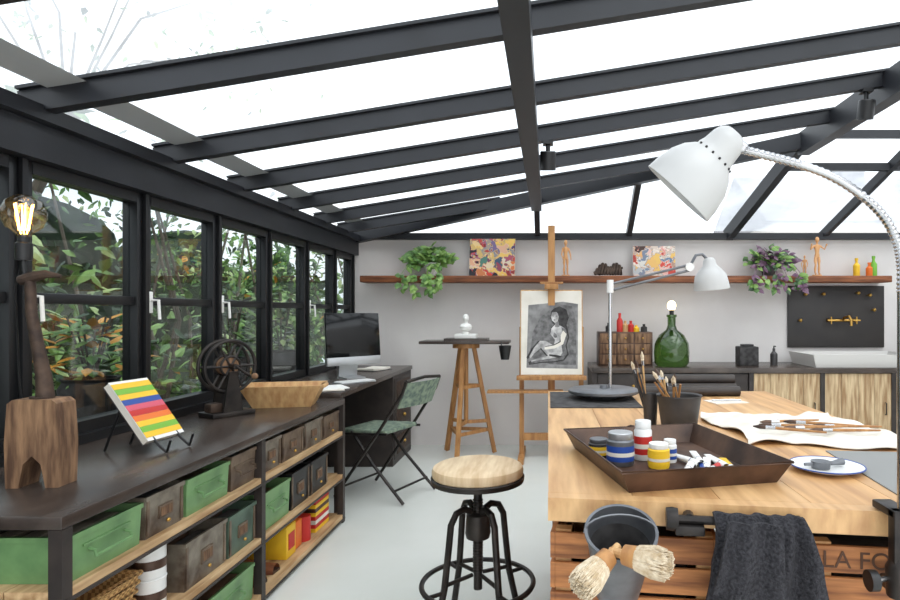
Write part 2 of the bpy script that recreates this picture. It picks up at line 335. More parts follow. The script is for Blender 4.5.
# ---------------- left shelving unit
cx0,cx1=-1.845,-1.24; cy0,cy1=1.53,3.665
o=B('low_shelving_unit')
o.box(cx0,cx1,cy0,cy1,.715,.75,M_ctop,bev=.004)
for y in (cy0,2.60,cy1-.035):
    for x in (cx0,cx1-.035): o.box(x,x+.035,y,y+.035,0,.715,M_cfr)
for z in (.525,.265,.02):
    for k in range(4):
        xx=cx0+.002+k*.151; o.box(xx,xx+.147,cy0+.004,cy1-.004,z+.003,z+.03,M_plank)
    o.box(cx1-.006,cx1+.002,cy0,cy1,z-.004,z+.006,M_cfr)
    o.box(cx0,cx1,cy0-.001,cy0+.003,z-.004,z+.01,M_cfr)
o.done()
def sbox(y0,y1,z,h,m,depth=.5,handle='loop',x1=-1.262,open_=True,name='metal_storage_box'):
    L=y1-y0-.012; o=B(name,T(x1-depth/2,(y0+y1)/2,z,0,0,90))
    o.tray(L-.01,depth-.01,L,depth,h,.006,m)
    o.box(-L/2-.002,L/2+.002,-depth/2-.004,-depth/2+.004,h-.014,h,m); 
    for sx in (-1,1): o.box(sx*L/2-.004,sx*L/2+.004,-depth/2,depth/2,h-.014,h,m)
    f=-depth/2
    if handle=='loop':
        w=min(.07,L*.3); zc=h*.55
        o.tube([(-w,f,zc),(-w,f-.018,zc-.005),(-w,f-.02,zc-.02),(w,f-.02,zc-.02),(w,f-.018,zc-.005),(w,f,zc)],.005,M_grey2 if m!=M_green else M_green,6)
        o.box(-w*1.3,w*1.3,f-.003,f+.003,zc+.012,zc+.018,m)
    else:
        o.box(-.035,.035,f-.004,f+.004,h*.35,h*.65,M_grey2); o.box(-.028,.028,f-.006,f,h*.40,h*.60,M_woodd); o.ball((0,f-.01,h*.25),.007,M_brass,seg=8)
        for sx in (-1,1): o.box(sx*(L/2-.012)-.006,sx*(L/2-.012)+.006,f-.002,f+.002,.01,h-.015,M_grey2)
    for i in range(5):
        o.box(-L*.4,L*.4,-depth*.4+i*depth*.16,-depth*.4+i*depth*.16+.05,h*.5,h*(.75+.12*R.random()),R.choice([M_char,M_grey,M_rust,M_char]),bev=.004)
    o.done()
S1,S2,S3=.5551,.2951,.0501
for y0,y1,h,m,hd in ((1.57,1.87,.125,M_green,'loop'),(1.875,2.085,.135,M_grey,'lab'),(2.09,2.38,.13,M_green,'loop'),(2.385,2.595,.14,M_grey2,'loop'),(2.64,2.84,.14,M_grey,'lab'),(2.845,3.1,.135,M_grey2,'lab'),(3.105,3.36,.14,M_grey,'lab'),(3.365,3.62,.13,M_grey2,'lab')): sbox(y0,y1,S1,h,m,handle=hd)
for y0,y1,h,m,hd in ((2.08,2.36,.17,M_grey,'lab'),(2.365,2.595,.165,M_green2,'lab'),(2.64,2.94,.17,M_green,'loop'),(2.945,3.18,.18,M_black,'lab'),(3.185,3.44,.18,M_black,'lab')): sbox(y0,y1,S2,h,m,handle=hd)
sbox(2.2,2.58,S3,.15,M_green,handle='loop'); sbox(1.6,2.15,S3,.17,M_green2,handle='loop')
o=B('wicker_basket',T(-1.46,1.74,S2)); o.tray(.28,.27,.34,.31,.16,.012,M_wick)
for k in range(6):
    z=.015+k*.028; t=z/.16; a=.14+.03*t+.003; b=.135+.02*t+.003; o.tube([(-a,-b,z),(a,-b,z),(a,b,z),(-a,b,z)],.008,M_wick,6,True)
o.done()
for k,(yy,zz) in enumerate(((1.99,S2),(1.99,S2+.105))):
    o=B('paint_can',T(-1.32,yy,zz)); o.lathe([(0,0),(.045,0),(.047,.004),(.047,.095),(.049,.1),(.044,.104),(.04,.099),(0,.099)],M_white); o.lathe([(.0475,.03),(.0475,.06)],M_rust); o.done()
o=B('leather_shoes',T(-1.4,2.76,S3))
for sx in (-.065,.065):
    o.grid(lambda u,v:(.12-.26*u,sx+.042*(1-.3*abs(u-.35))*math.cos(math.pi*v),.0+(.035+.05*u**1.5)*math.sin(math.pi*v)+.004),10,8,M_shelf)
    o.prism([(-.14+sx*0,sx-.035),(.12,sx-.03),(.125,sx+.03),(-.14,sx+.035)],0,.012,M_rust)
o.done()
o=B('old_tins',T(-1.42,3.1,S3)); o.box(-.12,.13,-.14,-.03,0,.16,M_yellow,bev=.004); o.box(-.12,.12,-.02,.07,0,.14,M_orange,bev=.004); o.lathe([(0,0),(.04,0),(.04,.13),(0,.13)],M_red,T(.1,.13,0)); o.box(.131,.133,-.12,-.05,.04,.12,M_red); o.done()
o=B('magazine_stack',T(-1.42,3.43,S3))
for k in range(8): o.box(-.12,.13,-.1,.1,k*.022,k*.022+.02,[M_yellow,M_red,M_paper,M_red,M_yellow,M_rust,M_yellow,M_red][k])
o.done()
# things on the shelving unit
o=B('industrial_block_lamp',T(-1.535,1.82,.75,0,0,4))
pts=[(-.074,0),(-.038,0),(-.025,.07),(0,.095),(.025,.07),(.038,0),(.074,0),(.078,.13),(.07,.25),(.055,.262),(-.055,.262),(-.07,.25),(-.078,.13)]
o.prism(pts,-.04,.04,M_woodd,T(0,0,0,90,0,0)); o.lathe([(0,0),(.03,0),(.03,.008),(0,.008)],M_rusti,T(0,0,.260))
o.tube([(.01,0,.26),(.005,0,.33),(-.012,0,.42),(-.030,0,.52),(-.034,0,.62)],[.024,.020,.017,.015,.014],M_rusti,12)
o.tube([(-.062,0,.618),(-.03,0,.628),(.01,0,.638),(.055,0,.632)],[.015,.017,.013,.005],M_rusti,10)
o.tube([(-.045,0,.61),(-.052,0,.66),(-.052,0,.71)],.006,M_black,8); o.lathe([(0,0),(.02,0),(.022,.01),(.022,.05),(.016,.055),(.016,.075),(0,.075)],M_black,T(-.052,0,.68))
o.lathe([(.016,.75),(.02,.76),(.045,.780),(.056,.810),(.056,.830),(.045,.858),(.02,.876),(0,.879)],M_bulbg,T(-.052,0,0))
for k in range(6):
    a=k*1.047; o.tube([(-.052+.008*math.cos(a),.008*math.sin(a),.76),(-.052+.024*math.cos(a+.3),.024*math.sin(a+.3),.85),(-.052+.012*math.cos(a+.5),.012*math.sin(a+.5),.77)],.0012,M_fil,5)
o.tube([(-.052,0,.69),(-.10,.03,.60),(-.11,.06,.3),(-.10,.09,.006),(-.19,.12,.006)],.003,M_black,6)
o.done()
o=B('art_book_on_stand',T(-1.46,2.28,.75,0,0,84))
LB=T(0,0,.045,-37,0,0)
o.box(-.09,.09,-.012,.012,0,.26,M_paper,LB); o.box(-.092,.092,-.015,-.012,-.002,.262,M_whitem,LB); o.box(-.092,.092,.012,.015,-.002,.262,M_char,LB)
for k,m in enumerate([M_yellow,M_lgreen,M_yellow,M_orange,M_red,M_pink,M_blue,M_yellow,M_lgreen,M_yellow]): o.box(-.091,.091,-.0165,-.015,.012+k*.024,.035+k*.024,m,LB)
for sx in (-.06,.06):
    o.tube([(sx,-.06,.006),(sx,-.03,.03),(sx,.125,.20)],.005,M_black,6); o.tube([(sx,.115,.19),(sx,.19,.005)],.005,M_black,6); o.tube([(sx,-.06,.006),(sx,-.075,.05)],.005,M_black,6)
o.tube([(-.06,.125,.20),(.06,.125,.20)],.005,M_black,6); o.tube([(-.06,.16,.09),(.06,.16,.09)],.004,M_black,6)
o.done()
o=B('antique_film_rewinder',T(-1.63,3.05,.75,0,0,58))
o.box(-.11,.11,-.07,.07,0,.025,M_blackm,bev=.005)
for sx in (-.05,.05): o.prism([(-.05,0),(.05,0),(.02,.2),(-.02,.2)],-.006,.006,M_blackm,T(0,sx,.025,90,0,0))
for yy in (-.03,.03):
    o.ring((0,yy,.25),.13,.009,M_blackm,40,'y'); o.ring((0,yy,.25),.05,.006,M_blackm,24,'y')
    for k in range(6):
        a=k*math.pi/3; o.tube([(0,yy,.25),(.13*math.cos(a),yy,.25+.13*math.sin(a))],.006,M_blackm,6)
o.tube([(0,-.08,.25),(0,.06,.25)],.014,M_blackm); o.lathe([(0,-.03),(.045,-.03),(.045,.03),(0,.03)],M_woodd,T(0,0,.25,90,0,0))
o.tube([(0,-.08,.25),(.07,-.08,.2),(.07,-.11,.2)],.007,M_blackm,8); o.ball((.07,-.125,.2),.016,M_woodd); o.box(-.1,-.04,-.03,.03,.025,.07,M_rusti,bev=.005)
o.done()
o=B('wooden_trug',T(-1.48,3.38,.75,0,0,12)); o.tray(.30,.17,.42,.26,.12,.014,M_woodl); o.box(-.225,-.19,-.05,.05,.10,.12,M_woodl,bev=.006); o.box(.19,.225,-.05,.05,.10,.12,M_woodl,bev=.006); o.box(-.1,.08,-.05,.05,.014,.05,M_woodm,bev=.01); o.done()

# ---------------- desk
o=B('writing_desk'); dx0,dx1=-1.85,-1.27
o.box(dx0,dx1,3.675,5.62,.745,.78,M_ctop,bev=.004); o.box(dx0,dx1-.01,4.95,5.6,.0,.745,M_cfr)
for k in range(3): o.box(dx1-.012,dx1-.002,4.98,5.57,.05+k*.23,.26+k*.23,M_cfr,bev=.004); o.box(dx1-.004,dx1+.004,5.05,5.5,.08+k*.23,.23+k*.23,M_rusti,bev=.003); o.ball((dx1+.01,5.27,.155+k*.23),.016,M_brass,seg=10)
for x in (dx0,dx1-.05): o.box(x,x+.04,3.70,3.74,0,.745,M_cfr)
o.done()
o=B('desktop_computer',T(-1.46,4.50,.78,0,0,50,.86)); LS=T(0,-.02,.12,-5,0,0)
o.box(-.26,.26,-.012,.008,.07,.45,M_screen,LS,bev=.003); o.box(-.26,.26,-.012,.008,0,.07,M_alu,LS,bev=.003); o.box(-.26,.26,.008,.014,0,.45,M_alu,LS)
o.prism([(-.09,0),(-.02,0),(.06,.01),(.03,.22),(.02,.22),(.045,.018),(-.09,.008)],-.09,.09,M_alu,T(0,.04,0,90,0,90)); o.done()
o=B('computer_keyboard',T(-1.36,4.22,.78,0,0,52)); o.box(-.14,.14,-.055,.055,0,.012,M_alu,bev=.003)
for i in range(5): o.box(-.133,.133,-.05+i*.02,-.034+i*.02,.012,.016,M_white)
o.done()
B('desk_papers',T(-1.42,3.87,.78,0,0,20)).box(-.1,.1,-.12,.12,0,.006,M_paper).box(-.09,.11,-.10,.11,.006,.012,M_whitem,T(rz=14)).done()
B('open_notebook',T(-1.5,5.15,.78,0,0,70)).box(-.12,0,-.09,.09,0,.015,M_paper,T(ry=4)).box(0,.12,-.09,.09,0,.015,M_paper,T(ry=-4,z=0)).box(-.13,.13,-.1,.1,0,.004,M_char).done()
# folding chair
o=B('folding_chair',T(-1.13,4.22,0,0,0,-22)); W=.2
for sy in (-W,W):
    o.tube([(.30,sy,.82),(.27,sy,.74),(.10,sy*1.02,.50),(-.27,sy*1.1,.012)],.011,M_blackm); o.tube([(-.16,sy*.9,.46),(.02,sy*.92,.25),(.27,sy*.95,.012)],.011,M_blackm)
    o.tube([(-.22,sy*.95,.44),(.14,sy*.95,.46)],.009,M_blackm)
o.tube([(.30,-W,.82),(.31,0,.835),(.30,W,.82)],.011,M_blackm); o.tube([(-.22,-W*1.08,.08),(-.22,W*1.08,.08)],.008,M_blackm); o.tube([(.2,-W*.95,.09),(.2,W*.95,.09)],.008,M_blackm)
o.box(-.24,.14,-.185,.185,.45,.48,M_fab,T(ry=-2),bev=.01)
o.grid(lambda u,v:(.302-.005-.10*(1-v)*.7+.03*math.sin(math.pi*u)*1,-.195+.39*u,.64+.17*v),10,4,M_fab,th=(.012,0,0)); o.done()
# ---------------- stool
o=B('screw_bar_stool',T(-.272,2.33,0))
o.lathe([(0,.635),(.165,.635),(.174,.642),(.177,.66),(.172,.675),(.16,.682),(0,.682)],M_seat,seg=48); o.lathe([(0,.618),(.178,.618),(.181,.636),(.176,.640)],M_blackm,seg=48)
o.tube([(0,0,.20),(0,0,.62)],.017,M_blackm,12)
for k in range(26): o.ring((0,0,.27+k*.011),.017,.0035,M_blackm,14)
o.lathe([(0,.60),(.06,.60),(.07,.62),(0,.62)],M_blackm); o.lathe([(.02,.40),(.045,.40),(.05,.42),(.045,.49),(.03,.50),(.02,.50)],M_blackm)
for k in range(4):
    a=math.radians(38+90*k); c,s_=math.cos(a),math.sin(a)
    o.tube([(r_*c,r_*s_,z_) for r_,z_ in ((.03,.505),(.06,.52),(.095,.51),(.118,.47),(.128,.38),(.145,.24),(.185,.08),(.22,.012))],.013,M_blackm,10)
    o.tube([(.025*c,.025*s_,.26),(.14*c,.14*s_,.25)],.008,M_blackm,8); o.lathe([(0,0),(.022,0),(.02,.014),(0,.014)],M_blackm,T(.222*c,.222*s_,0))
    o.tube([(.15*c,.15*s_,.225),(.215*c,.215*s_,.225)],.008,M_blackm,8)
o.ring((0,0,.225),.215,.010,M_blackm,48); o.done()
# ---------------- sculpture stand
o=B('sculpture_stand',T(-.73,5.35,0))
o.box(-.39,.39,-.16,.16,1.0,1.025,M_ctop,bev=.004); o.lathe([(0,.96),(.12,.96),(.12,1.0),(0,1.0)],M_woodm)
for a in (20,140,260):
    a=math.radians(a); c,s_=math.cos(a),math.sin(a); o.beam((.07*c,.07*s_,.965),(.26*c,.26*s_,.01),.035,.035,M_woodm); o.beam((0,0,.30),(.20*c,.20*s_,.30),.02,.03,M_woodm)
o.tube([(0,0,.3),(0,0,.96)],.02,M_woodm)
for z,r_ in ((.22,.20),(.62,.13)):
    P=[(r_*math.cos(math.radians(a)),r_*math.sin(math.radians(a)),z) for a in (20,140,260)]
    for i in range(3): o.beam(P[i],P[(i+1)%3],.015,.03,M_woodm)
o.done()
o=B('black_hanging_pouch',T(-.37,5.16,0)); o.lathe([(0,.87),(.035,.87),(.055,.99),(.05,.99),(.03,.89),(0,.89)],M_black); o.tube([(-.03,0,.985),(-.03,.02,1.02)],.005,M_black,6); o.done()
o=B('white_bust',T(-.73,5.33,1.025)); o.box(-.18,.2,-.1,.1,0,.022,M_ctop); o.box(-.09,.10,-.07,.07,.022,.06,M_whitem,bev=.004)
o.lathe([(0,.06),(.03,.06),(.03,.075),(.02,.085),(.05,.10),(.055,.125),(.04,.145),(.018,.155),(.017,.175)],M_whitem); o.ball((0,-.004,.20),.032,M_whitem,(.85,1,1.15)); o.ball((0,-.036,.198),.008,M_whitem); o.done()
# ---------------- easel
o=B('studio_easel',T(.03,5.25,0))
for sx in (-.26,.26): o.box(sx-.02,sx+.02,-.025,.025,.03,1.15,M_woodm,bev=.003); o.box(sx-.025,sx+.025,-.25,.30,.0,.045,M_woodm,bev=.004)
o.box(-.28,.28,-.02,.02,.16,.22,M_woodm); o.box(-.28,.28,-.02,.02,1.08,1.14,M_woodm); o.box(-.03,.03,-.045,-.015,.3,2.03,M_woodm,bev=.003)
o.box(-.30,.30,-.13,-.045,.695,.73,M_woodm,bev=.004); o.box(-.06,.06,-.09,-.045,1.475,1.52,M_woodm,bev=.004); o.box(-.1,.1,-.075,-.045,1.52,1.54,M_woodm,bev=.003); o.box(-.55,.10,-.14,-.02,.585,.605,M_woodm)
o.beam((0,.27,.04),(0,.0,1.1),.03,.03,M_woodm); o.done()
DB=T(.03,5.145,.731,84,0,0)
o=B('charcoal_figure_drawing',DB)
o.box(-.27,.27,0,.745,-.012,0,M_woodl); o.box(-.262,.262,.01,.735,0,.003,M_paper)
z=.0035
o.poly([(-.215,.07),(.225,.06),(.23,.62),(.1,.64),(-.2,.61)],M_charl,None,z)
o.poly([(-.02,.10),(.21,.09),(.215,.45),(.18,.60),(.05,.62),(-.10,.50),(-.16,.38),(-.19,.16)],M_char2,None,z+.0004)
def P(pts,m,k): o.poly(pts,m,None,z+.0008+.0004*k)
P([(.02,.58),(.07,.60),(.13,.57),(.15,.50),(.13,.44),(.145,.38),(.11,.35),(.06,.42),(.01,.45),(-.01,.50),(-.005,.555)],M_char,0)
body=[(.03,.44),(.08,.43),(.125,.40),(.14,.33),(.12,.26),(.135,.19),(.10,.14),(.02,.125),(-.08,.12),(-.17,.105),(-.175,.13),(-.10,.155),(-.03,.17),(-.09,.24),(-.15,.19),(-.18,.15),(-.19,.165),(-.15,.24),(-.10,.30),(-.05,.30),(.02,.26),(.03,.31),(-.01,.36),(0,.41)]
P([(a*1.12-.003,b*1.06-.018) for a,b in body],M_char,1); P(body,M_charb,2)
P([(.005,.545),(.04,.555),(.065,.52),(.055,.47),(.03,.455),(.005,.475),(-.005,.51)],M_charb,3)
P([(.03,.47),(.06,.47),(.07,.42),(.03,.42)],M_charl,3)
P([(.085,.42),(.125,.40),(.14,.33),(.12,.26),(.135,.19),(.10,.14),(.065,.15),(.095,.20),(.085,.27),(.10,.34)],M_char2,3)
P([(-.08,.12),(-.17,.105),(-.175,.12),(-.10,.135),(.0,.15),(.09,.165),(.10,.14),(.02,.125)],M_char2,3)
P([(.10,.39),(.13,.36),(.10,.27),(.03,.235),(-.06,.225),(-.06,.245),(.02,.26),(.075,.29),(.08,.35)],M_paper,4)
P([(.075,.345),(.08,.29),(.025,.262),(-.055,.247),(-.055,.251),(.02,.268),(.07,.295)],M_char,5)
P([(.02,.375),(.045,.355),(.05,.33),(.03,.325),(.015,.34)],M_char2,5); P([(-.02,.17),(.06,.155),(.10,.165),(.04,.18),(-.02,.185)],M_char,5)
P([(.012,.515),(.022,.518),(.022,.513),(.012,.511)],M_char,6);P([(.035,.515),(.048,.518),(.048,.513),(.035,.511)],M_char,6);P([(.018,.483),(.036,.483),(.03,.477),(.022,.477)],M_char,6)
P([(.0,.56),(.07,.57),(.09,.50),(.08,.46),(.066,.50),(.05,.55),(.01,.55)],M_char,7)
o.done()
# ---------------- wall shelf
SZ=1.615
B('wall_shelf').box(-1.74,3.18,5.54,5.769,SZ-.06,SZ,M_shelf,bev=.006).done()
def trailing(name,x,y,z,mats,n,spread,drop,ls,pot):
    o=B(name,T(x,y,z)); o.lathe([(0,0),(.055,0),(.075,.11),(.08,.11),(.08,.125),(.068,.125),(.064,.10),(0,.10)],pot)
    for i in range(n):
        a=R.uniform(0,6.28); rr=R.random(); px=spread*rr*math.cos(a); py=max(-.17,min(.05,.14*rr*math.sin(a)-.03)); pz=.12+R.random()*.17*(1-rr*.6)
        m=R.choice(mats); o.leaf((px,py,pz),(math.cos(a)*.8,-.5+math.sin(a)*.5,R.uniform(-.6,.5)),(0,-1,.6),ls*R.uniform(.7,1.2),ls*R.uniform(.5,.8),m)
        if i%3==0: o.tube([(0,0,.1),(px*.5,py*.5,pz*.9),(px,py,pz)],.0025,mats[0],4)
    for k in range(9):
        a=R.uniform(-spread,spread); L=drop*R.uniform(.4,1); pp=[(a*.3,-.02,.11),(a*.8,-.15,.09),(a,-.20,.0)]; 
        while pp[-1][2]>-L: pp.append((pp[-1][0]+R.uniform(-.02,.02),-.20-R.random()*.01,pp[-1][2]-.04))
        o.tube(pp,.0025,mats[0],4)
        for q in pp[1:]:
            for _ in range(2): o.leaf(q,(R.uniform(-1,1),-.5,R.uniform(-1,.1)),(0,-1,.3),ls*R.uniform(.6,1.1),ls*.6,R.choice(mats))
    o.done()
trailing('pothos_plant',-1.10,5.66,SZ,[M_leaf[1],M_leaf[0],M_leaf[1],M_leaf[0]],150,.25,.15,.085,M_whitem)
trailing('wandering_jew_plant',2.08,5.66,SZ,[M_purple,M_leaf[0],M_purple,M_leaf[2],M_leaf[1]],110,.24,.12,.08,M_zinc)
def canvas(x0,x1,h,m,name='abstract_painting'):
    o=B(name,T((x0+x1)/2,5.64,SZ,-9,0,0)); wv=(x1-x0)/2; o.box(-wv,wv,-.01,.01,.002,h,M_whitem); o.box(-wv+.001,wv-.001,-.0125,-.01,.003,h-.001,m); o.done()
canvas(-.74,-.31,.36,abstract('painting_a',[(30,30,40),(206,64,46),(60,110,160),(234,190,80),(218,206,186),(222,120,60),(80,130,110),(54,64,110),(190,70,60)],13,1))
canvas(.80,1.2,.29,abstract('painting_b',[(70,50,44),(206,70,56),(232,224,214),(150,100,76),(226,220,208),(90,120,150),(216,160,110),(226,186,100)],14,4))
def mann(x,y,z,h,m=M_skin,pose=0):
    o=B('artist_mannequin',T(x,y,z,0,0,R.uniform(-25,25),h/.34)); o.lathe([(0,0),(.04,0),(.038,.012),(0,.012)],m)
    o.tube([(0,.02,.01),(0,.02,.17)],.003,M_blackm,6)
    for sx in (-1,1):
        o.tube([(sx*.014,0,.165),(sx*.017,-.002,.13),(sx*.016,-.004,.095),(sx*.018,0,.06),(sx*.018,0,.024)],[.012,.013,.008,.010,.006],m,8); o.ball((sx*.018,-.008,.02),.009,m,(.8,1.6,.6),8)
        e=(sx*(.045+pose*.02),-.01,.20+pose*.03); o.tube([(sx*.028,0,.262),e,(sx*(.04+pose*.03),-.03,.165+pose*.11)],[.009,.007,.005],m,8); o.ball((sx*(.04+pose*.03),-.033,.158+pose*.11),.008,m,(.7,.7,1.2),8)
    o.lathe([(0,.155),(.018,.16),(.024,.175),(.017,.20),(.02,.225),(.030,.25),(.026,.268),(.009,.275),(.008,.29)],m,Matrix.Diagonal((1,.65,1,1)),16); o.ball((0,-.002,.313),.02,m,(.8,.9,1.3),12); o.done()
mann(.165,5.62,SZ,.34); mann(2.52,5.62,SZ,.37,pose=1); mann(2.42,5.66,SZ,.2)
o=B('rusty_metal_sculpture',T(.56,5.62,SZ))
for k in range(9):
    a=k*.7; o.tube([(-.12+k*.028,-.03,.015+.0*k),(-.10+k*.026,.0,.06+.05*abs(math.sin(a))),(-.07+k*.025,.03,.015)],[.014,.02,.012],M_rusti,7)
o.tube([(-.13,0,.03),(-.05,.01,.06),(.05,0,.05),(.14,0,.08)],[.012,.03,.026,.01],M_rusti,8); o.done()
for x,c,h in ((2.90,M_yellow,.17),(3.06,M_lgreen,.19),(3.02,M_orange,.13)):
    B('pigment_bottle',T(x,5.64,SZ)).lathe([(0,0),(.028,0),(.03,.01),(.03,h*.6),(.012,h*.75),(.012,h*.88),(.016,h*.88),(.016,h),(0,h)],c).done()
# ---------------- splashback, counter, sink
o=B('dark_splashback_panel'); o.box(2.30,3.22,5.745,5.769,.94,1.53,M_panel,bev=.003)
for x,z_ in ((2.45,1.45),(2.62,1.45),(2.95,1.46),(3.06,1.44),(2.40,1.2),(3.1,1.3)): o.tube([(x,5.745,z_),(x,5.70,z_)],.008,M_brass,8); o.ball((x,5.70,z_),.018,M_brass,seg=10)
o.done()
o=B('wall_tap'); zt=1.2
o.tube([(2.68,5.70,zt),(2.92,5.70,zt)],.013,M_brass); 
for x in (2.68,2.92): o.tube([(x,5.745,zt),(x,5.68,zt)],.018,M_brass); o.tube([(x-.035,5.675,zt),(x+.035,5.675,zt)],.007,M_brass,8); o.tube([(x,5.675,zt-.035),(x,5.675,zt+.035)],.007,M_brass,8)
o.tube([(2.8,5.70,zt),(2.8,5.66,zt+.03),(2.8,5.58,zt+.04),(2.8,5.54,zt+.0),(2.8,5.54,zt-.05)],.012,M_brass); o.done()
o=B('kitchen_counter'); a0,b0=.38,4.25
o.box(a0,b0,5.12,5.765,.755,.80,M_ctop,bev=.004); o.box(a0,b0,5.16,5.765,0,.08,M_cfr)
o.box(a0,b0,5.7,5.765,.08,.755,M_cfr)
for x in (a0,1.05,1.72,2.33,2.94,3.55,b0-.04): o.box(x,x+.04,5.13,5.70,.08,.755,M_cfr)
for x in (1.76,2.37,2.98,3.59):
    for k in range(4): o.box(x+.005+k*.142,x+.005+k*.142+.139,5.14,5.16,.09,.75,M_door)
    o.tube([(x+.52,5.138,.5),(x+.52,5.12,.5),(x+.52,5.12,.4),(x+.52,5.138,.4)],.005,M_black,6)
for x in (.42,1.09):
    for k in range(3): o.box(x+.005,x+.625,5.14,5.16,.09+k*.222,.305+k*.222,M_cfr,bev=.004); o.ball((x+.31,5.13,.2+k*.222),.014,M_brass,seg=8)
o.done()
o=B('stone_sink',T(2.76,5.42,.80)); o.tray(.90,.50,.96,.54,.11,.04,M_stone); o.done()
o=B('small_drawer_cabinet',T(.69,5.44,.80)); o.box(-.24,.24,-.11,.13,0,.30,M_rust,bev=.004)
for i in range(3):
    for j in range(3): o.box(-.225+i*.153,-.085+i*.153,-.118,-.108,.015+j*.094,.10+j*.094,M_woodd,bev=.003); o.ball((-.155+i*.153,-.125,.058+j*.094),.009,M_brass,seg=8)
o.done()
for k,(x,c,h) in enumerate(((.55,M_char,.08),(.65,M_red,.17),(.70,M_woodl,.10),(.75,M_red,.10),(.80,M_yellow,.06),(.87,M_char,.07))):
    B('paint_bottle',T(x,5.44,1.10)).lathe([(0,0),(.028,0),(.028,h*.6),(.012,h*.75),(.013,h),(0,h)],c).done()
o=B('demijohn_lamp',T(1.10,5.34,.80)); o.lathe([(0,0),(.13,0),(.152,.03),(.157,.12),(.15,.20),(.11,.275),(.05,.32),(.036,.36),(.036,.43),(.045,.435),(.045,.455),(.03,.455)],M_bottle,seg=36)
o.lathe([(0,.455),(.02,.455),(.02,.50),(0,.50)],M_black); o.ball((0,0,.535),.038,M_glow,(1,1,1.15)); o.done()
o=B('black_speaker_box',T(1.79,5.40,.80)); o.box(-.085,.085,-.07,.07,0,.17,M_char,bev=.008); o.box(-.05,.05,-.04,.04,.17,.19,M_black,bev=.004); o.done()
B('soap_bottle',T(2.04,5.42,.80)).lathe([(0,0),(.032,0),(.032,.1),(.012,.125),(.012,.15),(0,.15)],M_zinc).tube([(0,0,.15),(0,0,.17),(0,-.04,.17)],.006,M_black,6).done()
# ---------------- workbench
TZ=.87
def fy(x): return 1.30-.135*x
o=B('wooden_workbench'); tw=1.11; npl=6
for k in range(npl):
    xa=k*tw/npl+.0008; xb=(k+1)*tw/npl-.0008
    o.prism([(xa,fy(xa)+.04),(xb,fy(xb)+.04),(xb,3.07),(xa,3.07)],TZ-.045,TZ,M_oak if k%2 else M_oak2)
o.prism([(0,fy(0)),(tw,fy(tw)),(tw,fy(tw)+.039),(0,fy(0)+.039)],TZ-.05,TZ,M_oak2)
o.prism([(.06,fy(0)+.30),(tw-.06,fy(tw)+.30),(tw-.06,2.95),(.06,2.95)],TZ-.062,TZ-.045,M_crate)
for x,y in ((.05,2.9),(1.0,2.9),(.42,1.33),(1.03,1.9)): o.box(x,x+.07,y,y+.07,0,TZ-.045,M_crate)
o.done()
def crate(x,z,w_,h,d,txt=None,y=None):
    o=B('apple_crate',T(x,(fy(x) if y is None else y)+.02,z,0,0,-7.7 if y is None else 0))
    n_=4; sh=h/n_
    for k in range(n_):
        o.box(0,w_,0,.012,k*sh+.004,(k+1)*sh-.006,M_crate,bev=.002); o.box(0,w_,d-.012,d,k*sh+.004,(k+1)*sh-.006,M_crate)
        o.box(-.010,.0,0,d,k*sh+.004,(k+1)*sh-.006,M_crate); o.box(w_,w_+.01,0,d,k*sh+.004,(k+1)*sh-.006,M_crate)
    for xx in (.0,w_-.035):
        for yy in (.013,d-.04): o.box(xx,xx+.035,yy,yy+.027,0,h-.002,M_oak)
    o.box(0,w_,.013,d-.013,.002,.012,M_crate)
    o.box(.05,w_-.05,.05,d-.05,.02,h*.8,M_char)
    if txt:
        for q in (3,1): o.text(txt,.05,M_ink,T(.012,-.0015,q*sh+.016,90,0,0))
    o.done()
for z_ in (0.0,.266,.532): crate(.015,z_,.34,.262,.5)
for z_,t in ((0.0,None),(.266,'LA FORET'),(.532,'LA FORET')): crate(.555,z_,.46,.262,.5,t)
for z_ in (0.0,.266,.532): crate(.03,z_,.5,.262,.34,None,1.95); crate(.03,z_,.5,.262,.34,None,2.4)
# hanging bucket with brushes
o=B('hanging_brush_bucket',T(.143,1.195,.795,26,0,0)); 
o.lathe([(0,-.11),(.046,-.11),(.068,.05),(.072,.05),(.072,.056),(.066,.056),(.044,-.104),(0,-.104)],M_galv,seg=40)
o.lathe([(.0655,.05),(.0435,-.10),(0,-.10)],M_char,seg=40)
o.tube([(.072*math.cos(math.pi*k/12),.03*math.sin(math.pi*k/12),.05+.018*math.sin(math.pi*k/12)) for k in range(13)],.0025,M_galv,6)
o.done()
def bigbrush(base,dr,h0):
    q=Vector((0,0,1)).rotation_difference(Vector(dr).normalized()); L=Matrix.Translation(base)@q.to_matrix().to_4x4()
    o=B('round_bristle_brush'); o.tube([(0,0,-h0),(0,0,.02)],[.007,.011],M_woodl,10,L=L); o.lathe([(0,.0),(.018,.0),(.021,.028),(0,.028)],M_woodm,L); o.ball((0,0,.05),.023,M_bris,(1,1,1.5),L=L)
    for i in range(620):
        a=R.uniform(0,6.28); qq=math.sqrt(R.random())*.021; e=1.35; x_,y_=qq*math.cos(a),qq*math.sin(a); ln=.088-.010*(qq/.021)**2+R.uniform(-.006,.006)
        o.tube([(x_,y_,.026),(x_*e,y_*e,.06),(x_*e*.95+R.uniform(-.003,.003),y_*e*.95+R.uniform(-.003,.003),ln)],[.0022,.002,.0012],M_bris,4,L=L)
    o.done()
bigbrush((.112,1.105,.822),(-.55,-.50,-.35),.03); bigbrush((.140,1.10,.827),(.72,-.45,-.02),.03)
